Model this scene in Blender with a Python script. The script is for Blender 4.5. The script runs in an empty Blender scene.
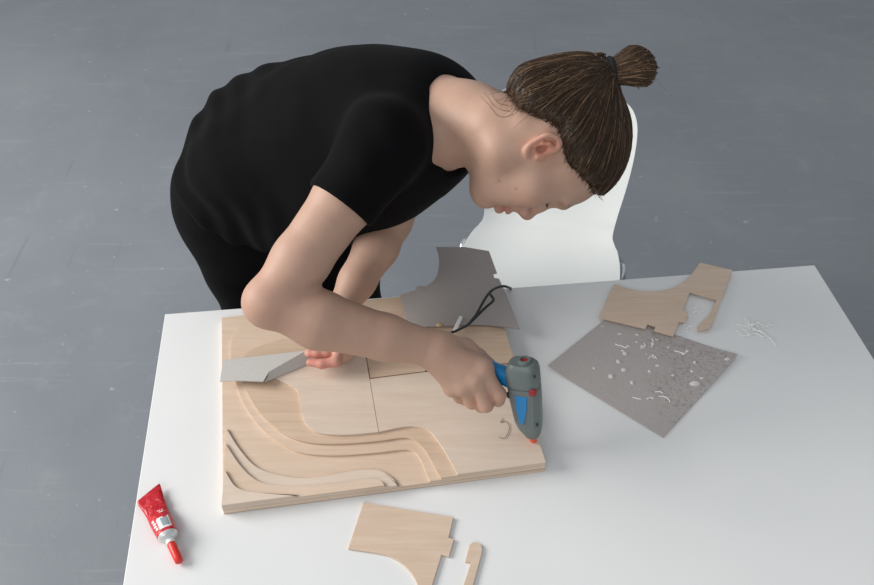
import bpy, math, random
import numpy as np
from mathutils import Vector

random.seed(4)
rng = np.random.default_rng(4)
scene = bpy.context.scene
col = scene.collection

# ------------------------------------------------------------------ camera
PITCH = math.radians(42.8)
F = 912.0
CAM = np.array([0.0, 0.0, 1.89])
FWD = np.array([0, math.cos(PITCH), -math.sin(PITCH)])
DWN = np.array([0, -math.sin(PITCH), -math.cos(PITCH)])
RGT = np.array([1.0, 0, 0])
TZ = 0.74                                                   # table top height

def ray(u, v):
    return FWD * F + RGT * (u - 437.0) + DWN * (v - 292.5)
def at(u, v, z=TZ):                                         # point on a level plane
    d = ray(u, v)
    return CAM + d * ((z - CAM[2]) / d[2])
def pf(u, v, dep):                                          # point at a given distance along the view
    return CAM + ray(u, v) * (dep / F)
def nrm(v):
    v = np.asarray(v, float)
    return v / np.linalg.norm(v)

cd = bpy.data.cameras.new('camera')
cam = bpy.data.objects.new('camera', cd)
col.objects.link(cam)
cam.location = CAM
cam.rotation_euler = (math.pi / 2 - PITCH, 0, 0)
cd.sensor_fit = 'HORIZONTAL'
cd.sensor_width = 36
cd.lens = F / 874 * 36
cd.clip_start = 0.02
scene.camera = cam

# ------------------------------------------------------------------ helpers
def tag(o, label=None, cat=None, group=None, kind=None):
    if label: o['label'] = label
    if cat: o['category'] = cat
    if group: o['group'] = group
    if kind: o['kind'] = kind
    return o

def wloc(o):
    p = np.array(o.location)
    while o.parent:
        o = o.parent
        p = p + np.array(o.location)
    return p

def empty(name, loc, label, cat, group=None):
    o = bpy.data.objects.new(name, None)
    o.empty_display_size = 0.05
    col.objects.link(o)
    o.location = loc
    return tag(o, label, cat, group)

def obj(name, V, Fc, mats, parent=None, smooth=False, mi=None, attr=None, uv=None):
    """links one mesh built from world-space points; its origin sits at its base"""
    V = np.asarray(V, float)
    org = np.array([(V[:, 0].min() + V[:, 0].max()) / 2, (V[:, 1].min() + V[:, 1].max()) / 2, V[:, 2].min()])
    me = bpy.data.meshes.new(name)
    if isinstance(Fc, np.ndarray):
        Fl = Fc.tolist()
    else:
        Fl = Fc
    me.from_pydata((V - org).tolist(), [], Fl)
    if not isinstance(mats, (list, tuple)): mats = [mats]
    for m in mats: me.materials.append(m)
    if mi is not None: me.polygons.foreach_set('material_index', np.asarray(mi, np.int32))
    if smooth is True:
        me.polygons.foreach_set('use_smooth', np.ones(len(me.polygons), bool))
    elif smooth:
        me.polygons.foreach_set('use_smooth', np.ones(len(me.polygons), bool))
        me.set_sharp_from_angle(angle=math.radians(smooth))
    if attr is not None:
        for k, a in attr.items():
            la = me.color_attributes.new(k, 'FLOAT_COLOR', 'POINT')
            c = np.ones((len(V), 4), np.float32)
            c[:, :3] = a
            la.data.foreach_set('color', c.ravel())
    me.update()
    o = bpy.data.objects.new(name, me)
    col.objects.link(o)
    if parent is not None:
        o.parent = parent
        o.location = org - wloc(parent)
    else:
        o.location = org
    return o

def bevel(o, w, seg=2, ang=35):
    m = o.modifiers.new('bevel', 'BEVEL')
    m.width = w
    m.segments = seg
    m.limit_method = 'ANGLE'
    m.angle_limit = math.radians(ang)
    return o

class MB:
    def __init__(s):
        s.V, s.F = [], []
    def add(s, V, Fc):
        n = len(s.V)
        s.V += [tuple(map(float, v)) for v in V]
        s.F += [tuple(int(i) + n for i in f) for f in Fc]
        return s

def prism(poly, z0, z1):
    """poly: list of xy; z0,z1 numbers or functions of xy"""
    P = [np.asarray(p, float)[:2] for p in poly]
    a = sum(P[i][0] * P[(i + 1) % len(P)][1] - P[(i + 1) % len(P)][0] * P[i][1] for i in range(len(P)))
    if a < 0: P = P[::-1]
    f0 = z0 if callable(z0) else (lambda x, y: z0)
    f1 = z1 if callable(z1) else (lambda x, y: z1)
    n = len(P)
    V = [(p[0], p[1], f0(*p)) for p in P] + [(p[0], p[1], f1(*p)) for p in P]
    Fc = [tuple(range(n))[::-1], tuple(range(n, 2 * n))]
    Fc += [(i, (i + 1) % n, n + (i + 1) % n, n + i) for i in range(n)]
    return V, Fc

def cat(pts, n=6, closed=False):
    """catmull-rom through points"""
    P = [np.asarray(p, float) for p in pts]
    out = []
    N = len(P)
    for i in range(N if closed else N - 1):
        if closed:
            p0, p1, p2, p3 = P[i - 1], P[i], P[(i + 1) % N], P[(i + 2) % N]
        else:
            p1, p2 = P[i], P[i + 1]
            p0 = P[i - 1] if i else 2 * p1 - p2
            p3 = P[i + 2] if i + 2 < N else 2 * p2 - p1
        for k in range(n):
            t = k / n
            out.append(.5 * (2 * p1 + (p2 - p0) * t + (2 * p0 - 5 * p1 + 4 * p2 - p3) * t * t + (3 * p1 - p0 - 3 * p2 + p3) * t ** 3))
    if not closed: out.append(P[-1])
    return out

def tube(pts, r, n=8, cap=True, squash=None):
    P = [np.asarray(p, float) for p in pts]
    R = r if isinstance(r, (list, tuple, np.ndarray)) else [r] * len(P)
    V, Fc = [], []
    up = np.array([0, 0, 1.0])
    prev = None
    for i, p in enumerate(P):
        t = P[min(i + 1, len(P) - 1)] - P[max(i - 1, 0)]
        t = t / (np.linalg.norm(t) + 1e-12)
        if prev is None:
            a = np.cross(t, up)
            if np.linalg.norm(a) < .1: a = np.cross(t, [1.0, 0, 0])
        else:
            a = prev - t * np.dot(prev, t)
        a = a / (np.linalg.norm(a) + 1e-12)
        prev = a
        b = np.cross(t, a)
        for k in range(n):
            q = 2 * math.pi * k / n
            V.append(p + R[i] * (math.cos(q) * a + math.sin(q) * b))
    for i in range(len(P) - 1):
        for k in range(n):
            Fc.append((i * n + k, i * n + (k + 1) % n, (i + 1) * n + (k + 1) % n, (i + 1) * n + k))
    if cap:
        Fc.append(tuple(range(n))[::-1])
        Fc.append(tuple((len(P) - 1) * n + k for k in range(n)))
    return V, Fc

def loft(rings, capped=True):
    n = len(rings[0])
    V = [p for r in rings for p in r]
    Fc = []
    for i in range(len(rings) - 1):
        for k in range(n):
            Fc.append((i * n + k, i * n + (k + 1) % n, (i + 1) * n + (k + 1) % n, (i + 1) * n + k))
    if capped:
        Fc.append(tuple(range(n))[::-1])
        Fc.append(tuple((len(rings) - 1) * n + k for k in range(n)))
    return V, Fc

def sup(cx, cy, hx, hy, e=3.5, n=28):
    """superellipse outline"""
    out = []
    for k in range(n):
        q = 2 * math.pi * k / n
        c, s = math.cos(q), math.sin(q)
        out.append((cx + hx * math.copysign(abs(c) ** (2 / e), c), cy + hy * math.copysign(abs(s) ** (2 / e), s)))
    return out

def blob(c, rx, ry, rz, nu=12, nv=7, dome=True):
    V, Fc = [], []
    for j in range(nv + 1):
        th = (math.pi / 2 if dome else math.pi) * j / nv
        for i in range(nu):
            ph = 2 * math.pi * i / nu
            V.append((c[0] + rx * math.sin(th) * math.cos(ph), c[1] + ry * math.sin(th) * math.sin(ph), c[2] + rz * math.cos(th)))
    for j in range(nv):
        for i in range(nu):
            Fc.append((j * nu + i, (j + 1) * nu + i, (j + 1) * nu + (i + 1) % nu, j * nu + (i + 1) % nu))
    Fc.append(tuple(nv * nu + i for i in range(nu)))
    return V, Fc

# ------------------------------------------------------------------ materials
def mat(name, base=(.5, .5, .5), rough=.5, metal=0, spec=.5, **kw):
    m = bpy.data.materials.new(name)
    m.use_nodes = True
    b = m.node_tree.nodes['Principled BSDF']
    b.inputs['Base Color'].default_value = (*base, 1)
    b.inputs['Roughness'].default_value = rough
    b.inputs['Metallic'].default_value = metal
    b.inputs['Specular IOR Level'].default_value = spec
    for k, v in kw.items():
        b.inputs[k.replace('_', ' ')].default_value = v
    return m

class N:
    """tiny node helper"""
    def __init__(s, m):
        s.t = m.node_tree
        s.b = s.t.nodes['Principled BSDF']
    def n(s, typ, **kw):
        nd = s.t.nodes.new(typ)
        for k, v in kw.items():
            if k in nd.inputs: nd.inputs[k].default_value = v
            else: setattr(nd, k, v)
        return nd
    def l(s, a, b): s.t.links.new(a, b)
    def coords(s, scale=(1, 1, 1), rot=(0, 0, 0), kind='Object'):
        tc = s.n('ShaderNodeTexCoord')
        mp = s.n('ShaderNodeMapping')
        mp.inputs['Scale'].default_value = scale
        mp.inputs['Rotation'].default_value = rot
        s.l(tc.outputs[kind], mp.inputs[0])
        return mp.outputs[0]
    def noise(s, vec, sc, det=4, rough=.55, dist=0):
        nd = s.n('ShaderNodeTexNoise')
        nd.inputs['Scale'].default_value = sc
        nd.inputs['Detail'].default_value = det
        nd.inputs['Roughness'].default_value = rough
        nd.inputs['Distortion'].default_value = dist
        s.l(vec, nd.inputs['Vector'])
        return nd.outputs['Fac']
    def ramp(s, fac, stops):
        nd = s.n('ShaderNodeValToRGB')
        e = nd.color_ramp.elements
        while len(e) < len(stops): e.new(.5)
        for i, (p, c) in enumerate(stops):
            e[i].position = p
            e[i].color = (*c, 1) if len(c) == 3 else c
        s.l(fac, nd.inputs[0])
        return nd.outputs[0]
    def mix(s, fac, a, b, typ='MIX'):
        nd = s.n('ShaderNodeMix', data_type='RGBA', blend_type=typ)
        for i, x in ((0, fac), (6, a), (7, b)):
            if hasattr(x, 'links'): s.l(x, nd.inputs[i])
            elif i == 0: nd.inputs[0].default_value = x
            else: nd.inputs[i].default_value = (*x, 1)
        return nd.outputs[2]
    def bump(s, h, st=.2, dist=.01):
        nd = s.n('ShaderNodeBump')
        nd.inputs['Strength'].default_value = st
        nd.inputs['Distance'].default_value = dist
        s.l(h, nd.inputs['Height'])
        s.l(nd.outputs[0], s.b.inputs['Normal'])
    def base(s, c): s.l(c, s.b.inputs['Base Color'])

def plywood(name, a, b, rot=0.0, ply=True):
    m = mat(name, a, .55, spec=.3)
    h = N(m)
    g = h.noise(h.coords((5, 70, 70), (0, 0, rot)), 1.6, 5, .6, .6)
    c = h.ramp(g, [(.25, b), (.6, a), (.85, tuple(x * 1.08 for x in a))])
    big = h.noise(h.coords((2, 9, 9), (0, 0, rot)), 2.2, 3, .5, 1.2)
    c = h.mix(h.ramp(big, [(.45, (0, 0, 0)), (.7, (.45, .45, .45))]), c, b)
    fl = h.noise(h.coords((60, 600, 600), (0, 0, rot)), 1.5, 2)
    c = h.mix(h.ramp(fl, [(.62, (0, 0, 0)), (.72, (.22, .22, .22))]), c, tuple(x * .7 for x in b))
    if ply:                                                  # laminated edges
        ge = h.n('ShaderNodeNewGeometry')
        sx = h.n('ShaderNodeSeparateXYZ')
        h.l(ge.outputs['Normal'], sx.inputs[0])
        ab = h.n('ShaderNodeMath', operation='ABSOLUTE'); h.l(sx.outputs[2], ab.inputs[0])
        lt = h.n('ShaderNodeMath', operation='LESS_THAN'); h.l(ab.outputs[0], lt.inputs[0]); lt.inputs[1].default_value = .5
        st = h.noise(h.coords((1.5, 1.5, 900)), 1.0, 2)
        ec = h.ramp(st, [(.38, tuple(x * .62 for x in b)), (.52, a), (.7, tuple(min(1, x * 1.15) for x in a))])
        c = h.mix(lt.outputs[0], c, ec)
    h.base(c)
    h.bump(g, .05, .002)
    return m

M = {}
M['ply'] = plywood('birch_plywood', (.70, .55, .43), (.63, .475, .35), .12)
M['ply_dark'] = plywood('birch_plywood_tan', (.655, .50, .375), (.56, .405, .285), .12)
M['ply_pale'] = plywood('birch_plywood_pale', (.70, .585, .485), (.64, .515, .41), .12)
M['ply_cut'] = plywood('birch_offcut', (.68, .535, .42), (.60, .455, .34), -.3)

m = M['card'] = mat('grey_card', (.33, .295, .28), .75, spec=.2)
h = N(m)
c = h.ramp(h.noise(h.coords(), 220, 4, .7), [(.3, (.37, .338, .324)), (.7, (.40, .367, .353))])
h.base(c); h.bump(h.noise(h.coords(), 500, 3), .08, .002)
m = M['card_light'] = mat('pale_grey_card', (.5, .48, .45), .7, spec=.25)
h = N(m)
c = h.ramp(h.noise(h.coords(), 220, 4, .7), [(.3, (.485, .47, .445)), (.7, (.52, .505, .48))])
h.base(c)
m = M['card_rough'] = mat('grey_card_with_dried_glue', (.33, .295, .28), .7, spec=.3)
h = N(m)
v = h.coords()
c = h.ramp(h.noise(v, 220, 4, .7), [(.3, (.425, .39, .375)), (.7, (.475, .44, .425))])
sp = h.noise(v, 170, 6, .75, .8)
sx_ = h.n('ShaderNodeSeparateXYZ'); h.l(v, sx_.inputs[0])
mv = h.n('ShaderNodeMath', operation='MULTIPLY_ADD'); h.l(h.noise(v, 11, 3), mv.inputs[0]); mv.inputs[1].default_value = .6
ml = h.n('ShaderNodeMath', operation='MULTIPLY_ADD'); h.l(sx_.outputs[0], ml.inputs[0]); ml.inputs[1].default_value = 3.2; ml.inputs[2].default_value = .14
h.l(ml.outputs[0], mv.inputs[2])
msk = mv.outputs[0]
sk = h.ramp(sp, [(.50, (0, 0, 0)), (.62, (.8, .8, .8))])
mk = h.ramp(msk, [(.44, (0, 0, 0)), (.56, (1, 1, 1))])
k = h.mix(1.0, sk, mk, 'MULTIPLY')
c = h.mix(k, c, (.25, .215, .195))
h.base(c)
h.bump(sp, .35, .002)
rr = h.ramp(k, [(0, (.7, .7, .7)), (1, (.32, .32, .32))])
h.l(rr, h.b.inputs['Roughness'])

m = M['table'] = mat('white_laminate', (.80, .81, .81), .42, spec=.4)
h = N(m)
c = h.ramp(h.noise(h.coords(), 3.0, 4), [(.3, (.755, .765, .765)), (.7, (.795, .80, .795))])
h.base(c)
M['steel'] = mat('grey_steel', (.55, .56, .57), .4, .6)
M['chrome'] = mat('chrome', (.75, .76, .78), .15, 1)
M['rubber'] = mat('black_rubber', (.02, .02, .02), .6)
M['shell'] = mat('white_plastic_shell', (.84, .86, .84), .35, spec=.5)

m = M['floor'] = mat('grey_painted_concrete', (.2, .215, .235), .5, spec=.4)
h = N(m)
v = h.coords(kind='Object')
c = h.ramp(h.noise(v, 1.3, 5, .6), [(.3, (.185, .203, .226)), (.7, (.232, .250, .272))])
c = h.mix(h.ramp(h.noise(v, 9, 6, .7, .5), [(.55, (0, 0, 0)), (.8, (.35, .35, .35))]), c, (.31, .325, .345))
c = h.mix(h.ramp(h.noise(v, 16, 3, .6), [(.70, (0, 0, 0)), (.76, (.75, .75, .75))]), c, (.40, .415, .43))
c = h.mix(h.ramp(h.noise(v, 60, 2, .5), [(.70, (0, 0, 0)), (.76, (.5, .5, .5))]), c, (.36, .375, .39))
sv = h.coords((1, 14, 1), (0, 0, .5))
c = h.mix(h.ramp(h.noise(sv, 2.4, 3, .5), [(.62, (0, 0, 0)), (.72, (.34, .34, .34))]), c, (.30, .315, .335))
sv2 = h.coords((18, 1.2, 1), (0, 0, .25))
c = h.mix(h.ramp(h.noise(sv2, 1.7, 3, .5), [(.69, (0, 0, 0)), (.74, (.3, .3, .3))]), c, (.14, .15, .17))
h.base(c)
rr = h.ramp(h.noise(v, 5, 4), [(.3, (.42, .42, .42)), (.7, (.58, .58, .58))])
h.l(rr, h.b.inputs['Roughness'])
h.bump(h.noise(v, 35, 5, .6), .06, .01)

def vcol(name, rough, **kw):
    m = mat(name, (.5, .5, .5), rough, **kw)
    h = N(m)
    a = h.n('ShaderNodeVertexColor', layer_name='tint')
    return m, h, a.outputs[0]
m, h, c = vcol('skin', .52, spec=.32)
M['skin'] = m
h.base(h.mix(h.ramp(h.noise(h.coords(), 45, 6, .68), [(.35, (0, 0, 0)), (.75, (.30, .30, .30))]), c, (.42, .23, .165)))
h.b.inputs['Subsurface Weight'].default_value = .08
h.b.inputs['Subsurface Radius'].default_value = (.010, .004, .002)
h.b.inputs['Subsurface Scale'].default_value = .6
h.bump(h.noise(h.coords(), 900, 2), .06, .001)
m, h, c = vcol('brown_hair', .48, spec=.22)
M['hair'] = m
h.base(c)

def fabric(name, a, b, sc=900):
    m = mat(name, a, .92, spec=.10)
    h = N(m)
    c = h.ramp(h.noise(h.coords(), 25, 4, .6), [(.3, a), (.8, b)])
    h.base(c)
    h.b.inputs['Sheen Weight'].default_value = .008
    h.bump(h.noise(h.coords(), sc, 2), .12, .001)
    return m
M['tee'] = fabric('black_cotton', (.0030, .0030, .0034), (.0046, .0046, .0054))
M['trousers'] = fabric('black_twill', (.003, .003, .0036), (.0055, .0055, .0065), 600)
M['black'] = mat('black_elastic', (.008, .008, .009), .7)
M['shoe'] = mat('black_shoe', (.015, .015, .016), .5)
M['sole'] = mat('white_sole', (.6, .6, .58), .6)
M['gun_grey'] = mat('grey_green_plastic', (.135, .165, .162), .42)
M['gun_dark'] = mat('dark_grey_plastic', (.03, .035, .036), .5)
M['gun_blue'] = mat('blue_plastic', (.008, .21, .50), .38)
M['gun_red'] = mat('red_plastic', (.30, .018, .02), .4)
M['gun_tip'] = mat('orange_red_silicone', (.80, .10, .04), .45)
M['cord'] = mat('black_cord', (.012, .013, .015), .5)
M['white_print'] = mat('white_print', (.8, .8, .8), .4)
M['grey_print'] = mat('grey_print', (.30, .36, .38), .4)
M['tube_silver'] = mat('pale_aluminium', (.68, .70, .70), .35, .35)
M['tube_white'] = mat('white_tube_neck', (.82, .82, .80), .4)
m = M['tube_red'] = mat('red_foil_tube', (.62, .03, .05), .33)
h = N(m)
nz = h.noise(h.coords(), 90, 3, .6, .5)
h.base(h.ramp(nz, [(.36, (.45, .008, .018)), (.58, (.62, .016, .028)), (.74, (.78, .24, .26))]))
h.bump(nz, .6, .004)
M['cap_red'] = mat('red_cap', (.72, .03, .02), .35)
M['glue'] = mat('clear_glue', (.84, .82, .80), .10, Transmission_Weight=.25, IOR=1.4)
M['glue_white'] = mat('white_glue', (.95, .95, .94), .3)
M['glue_yellow'] = mat('yellowed_glue', (.60, .42, .24), .3)
M['glue_brown'] = mat('brown_glue_thread', (.16, .10, .08), .3)

# ------------------------------------------------------------------ setting
S = 24
o = obj('floor', [(-S, -S + 2, 0), (S, -S + 2, 0), (S, S + 2, 0), (-S, S + 2, 0)], [(0, 1, 2, 3)], M['floor'])
tag(o, kind='structure')

# ------------------------------------------------------------------ table
bl = at(165, 314)[:2]
br = at(814.5, 265)[:2]
ex = nrm(br - bl)
ey = np.array([-ex[1], ex[0]])
TW = np.linalg.norm(br - bl)
TD = 0.80
corn = [bl, br, br - ey * TD, bl - ey * TD]
tc_ = (bl + br) / 2 - ey * TD / 2
table = empty('table', (tc_[0], tc_[1], 0), 'white laminate work table under the plywood model', 'table')
o = obj('tabletop', *prism(corn, TZ - .022, TZ), M['table'], table)
bevel(o, .0012)
def loc2(a, b): return bl + ex * a - ey * b
for a in (.07, TW - .07):
    for b in (.07, TD - .07):
        p = loc2(a, b)
        o = obj('leg', *prism([p + ex * .02 + ey * .02, p - ex * .02 + ey * .02, p - ex * .02 - ey * .02, p + ex * .02 - ey * .02], 0, TZ - .062), M['steel'], table)
        bevel(o, .003)
V = MB()
for (a0, a1, b0, b1) in ((.05, TW - .05, .05, .075), (.05, TW - .05, TD - .075, TD - .05), (.05, .075, .076, TD - .076), (TW - .075, TW - .05, .076, TD - .076)):
    V.add(*prism([loc2(a0, b0), loc2(a1, b0), loc2(a1, b1), loc2(a0, b1)], TZ - .062, TZ - .022))
obj('apron_frame', V.V, V.F, M['steel'], table)

# ------------------------------------------------------------------ plywood relief model
T1, T2 = .011, .0042
B0 = TZ
ZB = B0 + T1
fl = at(224, 514.5, B0)[:2]
fr = at(544.5, 471.5, B0)[:2]
b_l = at(222.5, 322, B0)[:2]
b_r = at(490, 291, B0)[:2]
relief = empty('plywood_relief_model', ((fl + fr + b_l + b_r)[0] / 4, (fl + fr + b_l + b_r)[1] / 4, B0),
               'layered birch plywood landscape model with curved contour steps lying on the white table', 'model')
base = obj('base_panel', *prism([fl, fr, b_r, b_l], B0, ZB), M['ply'], relief)
bevel(base, .0006)
def inb(p, m=.0):                                           # keep a point inside the panel outline
    p = np.array(p[:2])
    Q = [fl, fr, b_r, b_l]
    for i in range(4):
        a, b = Q[i], Q[(i + 1) % 4]
        nn = nrm([-(b - a)[1], (b - a)[0]])
        d = np.dot(p - a, nn)
        if d < m: p = p + nn * (m - d)
    return p
def edge(pxs, z, n=6):
    return [inb(q) for q in cat([at(u, v, z)[:2] for u, v in pxs], n)]
def layer(pxs, corners, lev, mt, n=6):
    z = ZB + lev * T2
    poly = edge(pxs, z + T2, n) + [inb(c) for c in corners]
    o = obj('contour_layer', *prism(poly, z + .0001 * (lev > 0), z + T2), mt, relief)
    return o
cA = [(300, 314), (262, 318), (240, 327), (231, 343), (232, 366), (236, 383), (245, 406), (263, 430), (288, 447), (308, 453.5), (338, 455), (375, 452.5), (402, 449.5), (413, 451), (420.5, 459), (426, 472), (432, 486)]
cB = [(310, 333), (272, 342), (248, 352), (240, 366), (243, 383), (255, 406), (267, 420), (285, 434), (308, 442), (338, 443.5), (375, 441), (402, 437.5), (414, 440), (425, 450), (433, 464), (443, 482)]
cC = [(367, 362), (330, 364), (290, 368), (272, 374), (278, 379), (290, 385), (297, 390), (300, 399), (302, 415), (309, 427), (322, 433), (347, 434.5), (379, 431.5), (401, 427), (416, 426.5), (430, 431.5), (441, 445), (451, 462), (459, 477)]
layer(cA, [fr, b_r], 0, M['ply'])
layer(cB, [fr, b_r], 1, M['ply_dark'])
# the top sheet is two plates with a seam between them
z3 = ZB + 2 * T2
cCl = [(363.7, 345), (340, 348), (310, 356), (285, 366), (272, 374), (278, 379), (290, 385), (297, 390), (300, 399), (302, 415), (309, 427), (322, 433), (347, 434.5), (378.4, 431.8)]
pl = edge(cCl, z3 + T2)
obj('contour_layer', *prism(pl, z3 + .0001, z3 + T2), M['ply_pale'], relief)
cCr = [(378.8, 431.6), (401, 427), (416, 426.5), (430, 431.5), (441, 445), (451, 462), (459, 477)]
pr = edge(cCr, z3 + T2) + [inb(fr), inb(at(514, 365, z3 + T2))] + [inb(at(u, v, z3 + T2)) for u, v in ((450, 369), (369.9, 379))]
obj('contour_layer', *prism(pr, z3 + .0001, z3 + T2), M['ply_pale'], relief)
# the back plate, its rear edge stepping out past the panel
zb = z3
pb = [inb(at(u, v, zb + .003)) if v > 300 or u > 480 else at(u, v, zb + .003)[:2] for u, v in ((364.8, 346), (370.2, 377.8), (450, 368), (516, 362), (500, 293), (440, 296), (417, 289), (416, 292), (400, 294), (400, 297), (357, 301))]
obj('back_plate', *prism(pb, zb + .0001, zb + .0030), M['ply_dark'], relief)
# mound in the near left corner
m1 = [(226, 428), (240, 450), (258, 468), (285, 476.5), (308, 478), (331, 475), (359, 470), (379, 470.5), (391, 477), (396, 483), (399.5, 492)]
m2 = [(225, 443), (239, 464), (253, 478), (267, 484), (290, 486.5), (330, 484), (360, 480), (375, 479), (383, 483), (386, 493)]
m3 = [(224.5, 470), (235, 486), (251, 492), (278, 493.5), (290, 495), (299, 498), (297, 505)]
for i, (c_, mt) in enumerate(((m1, 'ply_pale'), (m2, 'ply'), (m3, 'ply_pale'))):
    layer(c_, [fl], i, M[mt])
# screw hole
p = at(426.5, 371, z3 + .003)
obj('dowel_hole', *tube([p + [0, 0, .0001], p + [0, 0, .0007]], .0022, 12), M['gun_dark'], relief)

ZT = z3 + T2                                                # top of the plates
# ------------------------------------------------------------------ offcuts
def offcut(name, pxs, z, th, mt, label, catg, grp=None, smooth_spans=()):
    poly = [at(u, v, z + th)[:2] for u, v in pxs]
    o = obj(name, *prism(poly, z, z + th), mt)
    bevel(o, .0003, 1)
    return tag(o, label, catg, grp)
def arc(p, n=6): return [tuple(q) for q in cat(p, n)]
front = [(363.5, 502), (453.5, 517), (448.5, 537.5), (454, 539), (449, 556.5), (441.5, 554.5), (430, 592)] + \
        arc([(421, 596), (415, 579), (405, 566), (392, 557), (378, 553), (348, 548.5)])
offcut('plywood_offcut', front, TZ, .0042, M['ply_cut'], 'pale plywood offcut with curved bite and square tab at front of table', 'offcut')
hook = arc([(469.5, 545), (473, 542.5), (478, 542.5), (481.5, 546), (482, 551), (481, 556)], 4) + [(470, 596), (460, 596), (471, 562), (465, 561.5)]
offcut('plywood_offcut', hook, TZ, .0042, M['ply_cut'], 'small hooked plywood strip at front edge, right of the curved offcut', 'offcut')

# ------------------------------------------------------------------ grey sheet with glue
c4 = [np.array(at(*p)) for p in ((547.5, 368), (663, 438), (737, 357), (610, 316))]
NU, NV = 40, 30
V, Fc = [], []
def sheet_pt(s, t):
    p = (c4[0] * (1 - s) + c4[1] * s) * (1 - t) + (c4[3] * (1 - s) + c4[2] * s) * t
    z = .0008 + .010 * max(0, s - .75) ** 2 * 16 * (t > .45) * (t - .45) + .005 * max(0, .25 - s) ** 2 * 16 * (1 - t)
    bowed = p + np.array([-.004, .006, 0]) * math.sin(math.pi * s) * t
    return np.array([bowed[0], bowed[1], TZ + z])
for top in (0, 1):
    for j in range(NV + 1):
        for i in range(NU + 1):
            V.append(sheet_pt(i / NU, j / NV) + [0, 0, .0012 * top])
L = (NU + 1) * (NV + 1)
for j in range(NV):
    for i in range(NU):
        q = [j * (NU + 1) + i, j * (NU + 1) + i + 1, (j + 1) * (NU + 1) + i + 1, (j + 1) * (NU + 1) + i]
        Fc.append(tuple(q[::-1])); Fc.append(tuple(k + L for k in q))
bd = [i for i in range(NU + 1)] + [j * (NU + 1) + NU for j in range(1, NV + 1)] + [NV * (NU + 1) + i for i in range(NU - 1, -1, -1)] + [j * (NU + 1) for j in range(NV - 1, 0, -1)]
for a, b in zip(bd, bd[1:] + bd[:1]): Fc.append((a, b, b + L, a + L))
sheet = obj('card_sheet', V, Fc, M['card_rough'], smooth=40)
tag(sheet, 'square grey card sheet spattered with clear hot glue drops, right of the glue gun', 'sheet')
def on_sheet(u, v):
    p = at(u, v, TZ + .002)
    best, bz = 9, 0
    for j in range(0, NV + 1):
        for i in range(0, NU + 1):
            w = V[L + j * (NU + 1) + i]
            d = (w[0] - p[0]) ** 2 + (w[1] - p[1]) ** 2
            if d < best: best, bz = d, w[2]
    return np.array([p[0], p[1], bz - .0004])
drops = [(170, 163, 7), (138, 203, 6.5), (165, 243, 7), (102, 275, 7.5), (205, 305, 6), (20, 235, 4), (145, 68, 4.5), (230, 72, 5), (255, 128, 5), (305, 115, 5), (380, 133, 4), (455, 163, 6), (474, 152, 5), (510, 207, 5.5), (497, 250, 5), (512, 312, 11), (545, 285, 5), (668, 198, 6.5), (330, 222, 5.5), (290, 250, 5), (310, 180, 5), (228, 108, 4), (185, 128, 5), (405, 270, 4), (325, 96, 3.5), (275, 165, 3), (62, 32, 3), (160, 150, 4)]
for x, y, r in drops:
    p = on_sheet(590 + x / 4.875, 320 + y / 4.875)
    r = r * .00068
    el = random.uniform(.85, 1.35)
    obj('glue_drop', *blob(p, r * el, r / el, r * .75), M['glue'], sheet, True)
def wig(pts, amp, n=5):
    P = cat(pts, n)
    return [p + np.array([random.uniform(-amp, amp), random.uniform(-amp, amp), abs(random.uniform(0, amp))]) for p in P]
for pts in ([(207, 380), (230, 384), (250, 388)], [(275, 386), (295, 380), (310, 386)], [(318, 352), (335, 350), (355, 356)], [(335, 372), (360, 375), (378, 385), (390, 402)],
            [(300, 90), (308, 110), (300, 135)], [(245, 140), (270, 130), (262, 115)], [(410, 150), (440, 160), (462, 168)], [(120, 118), (150, 128), (180, 140)], [(285, 190), (305, 172), (325, 190)], [(455, 172), (470, 160), (480, 150)]):
    P = [on_sheet(590 + x / 4.875, 320 + y / 4.875) + [0, 0, .0009] for x, y in pts]
    obj('glue_thread', *tube(wig(P, .0006), .0009, 6), M['glue_white'], sheet, True)

# ------------------------------------------------------------------ offcut with a window, leaning on the sheet edge
z_ = TZ + .0045
pxs = [(599.5, 317), (614, 284)] + arc([(614, 284), (632, 289.5), (650, 291.5), (668, 289.5), (682, 283), (691, 275), (700, 262.5)], 5)[1:] + \
      [(732.5, 270), (711.5, 325.5), (709, 328), (698, 330.5), (697.5, 326.5), (705, 319), (708.5, 317), (717, 299), (690, 291.5), (683, 310), (688, 312.5), (686, 321.5), (679.5, 321), (673.5, 335.5), (654, 330), (656, 326), (648, 323.5), (645.5, 328)]
o = offcut('plywood_offcut', pxs, z_, .0042, M['ply_cut'], 'plywood offcut with a square cut-out window resting on the top edge of the grey sheet', 'offcut')
# threads of dried glue
V = MB()
for i in range(26):
    u, v = random.gauss(753, 8), random.gauss(329, 4.5)
    a = random.choice([random.gauss(.25, .5), random.gauss(.9, .3)])
    l = random.uniform(4, 14)
    P = [at(u + math.cos(a) * l * (t - .5) + random.uniform(-1, 1), v + math.sin(a) * l * .6 * (t - .5) + random.uniform(-.6, .6), TZ + .0008 + random.uniform(0, .004)) for t in (0, .35, .7, 1)]
    V.add(*tube(cat(P, 4), .0008, 5))
for P in ([(756, 326), (764, 333), (770, 338), (776, 345)], [(736, 324), (748, 326), (757, 323), (768, 327)], [(738, 331), (746, 336), (754, 333), (762, 336)], [(744, 318), (750, 326), (758, 332)]):
    V.add(*tube(cat([at(u, v, TZ + .002) for u, v in P], 5), .0009, 6))
o = obj('glue_strings', V.V, V.F, M['glue_white'], smooth=True)
tag(o, 'tangle of white hot glue strings at the right of the windowed offcut', 'glue strings', kind='stuff')
V = MB()
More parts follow.
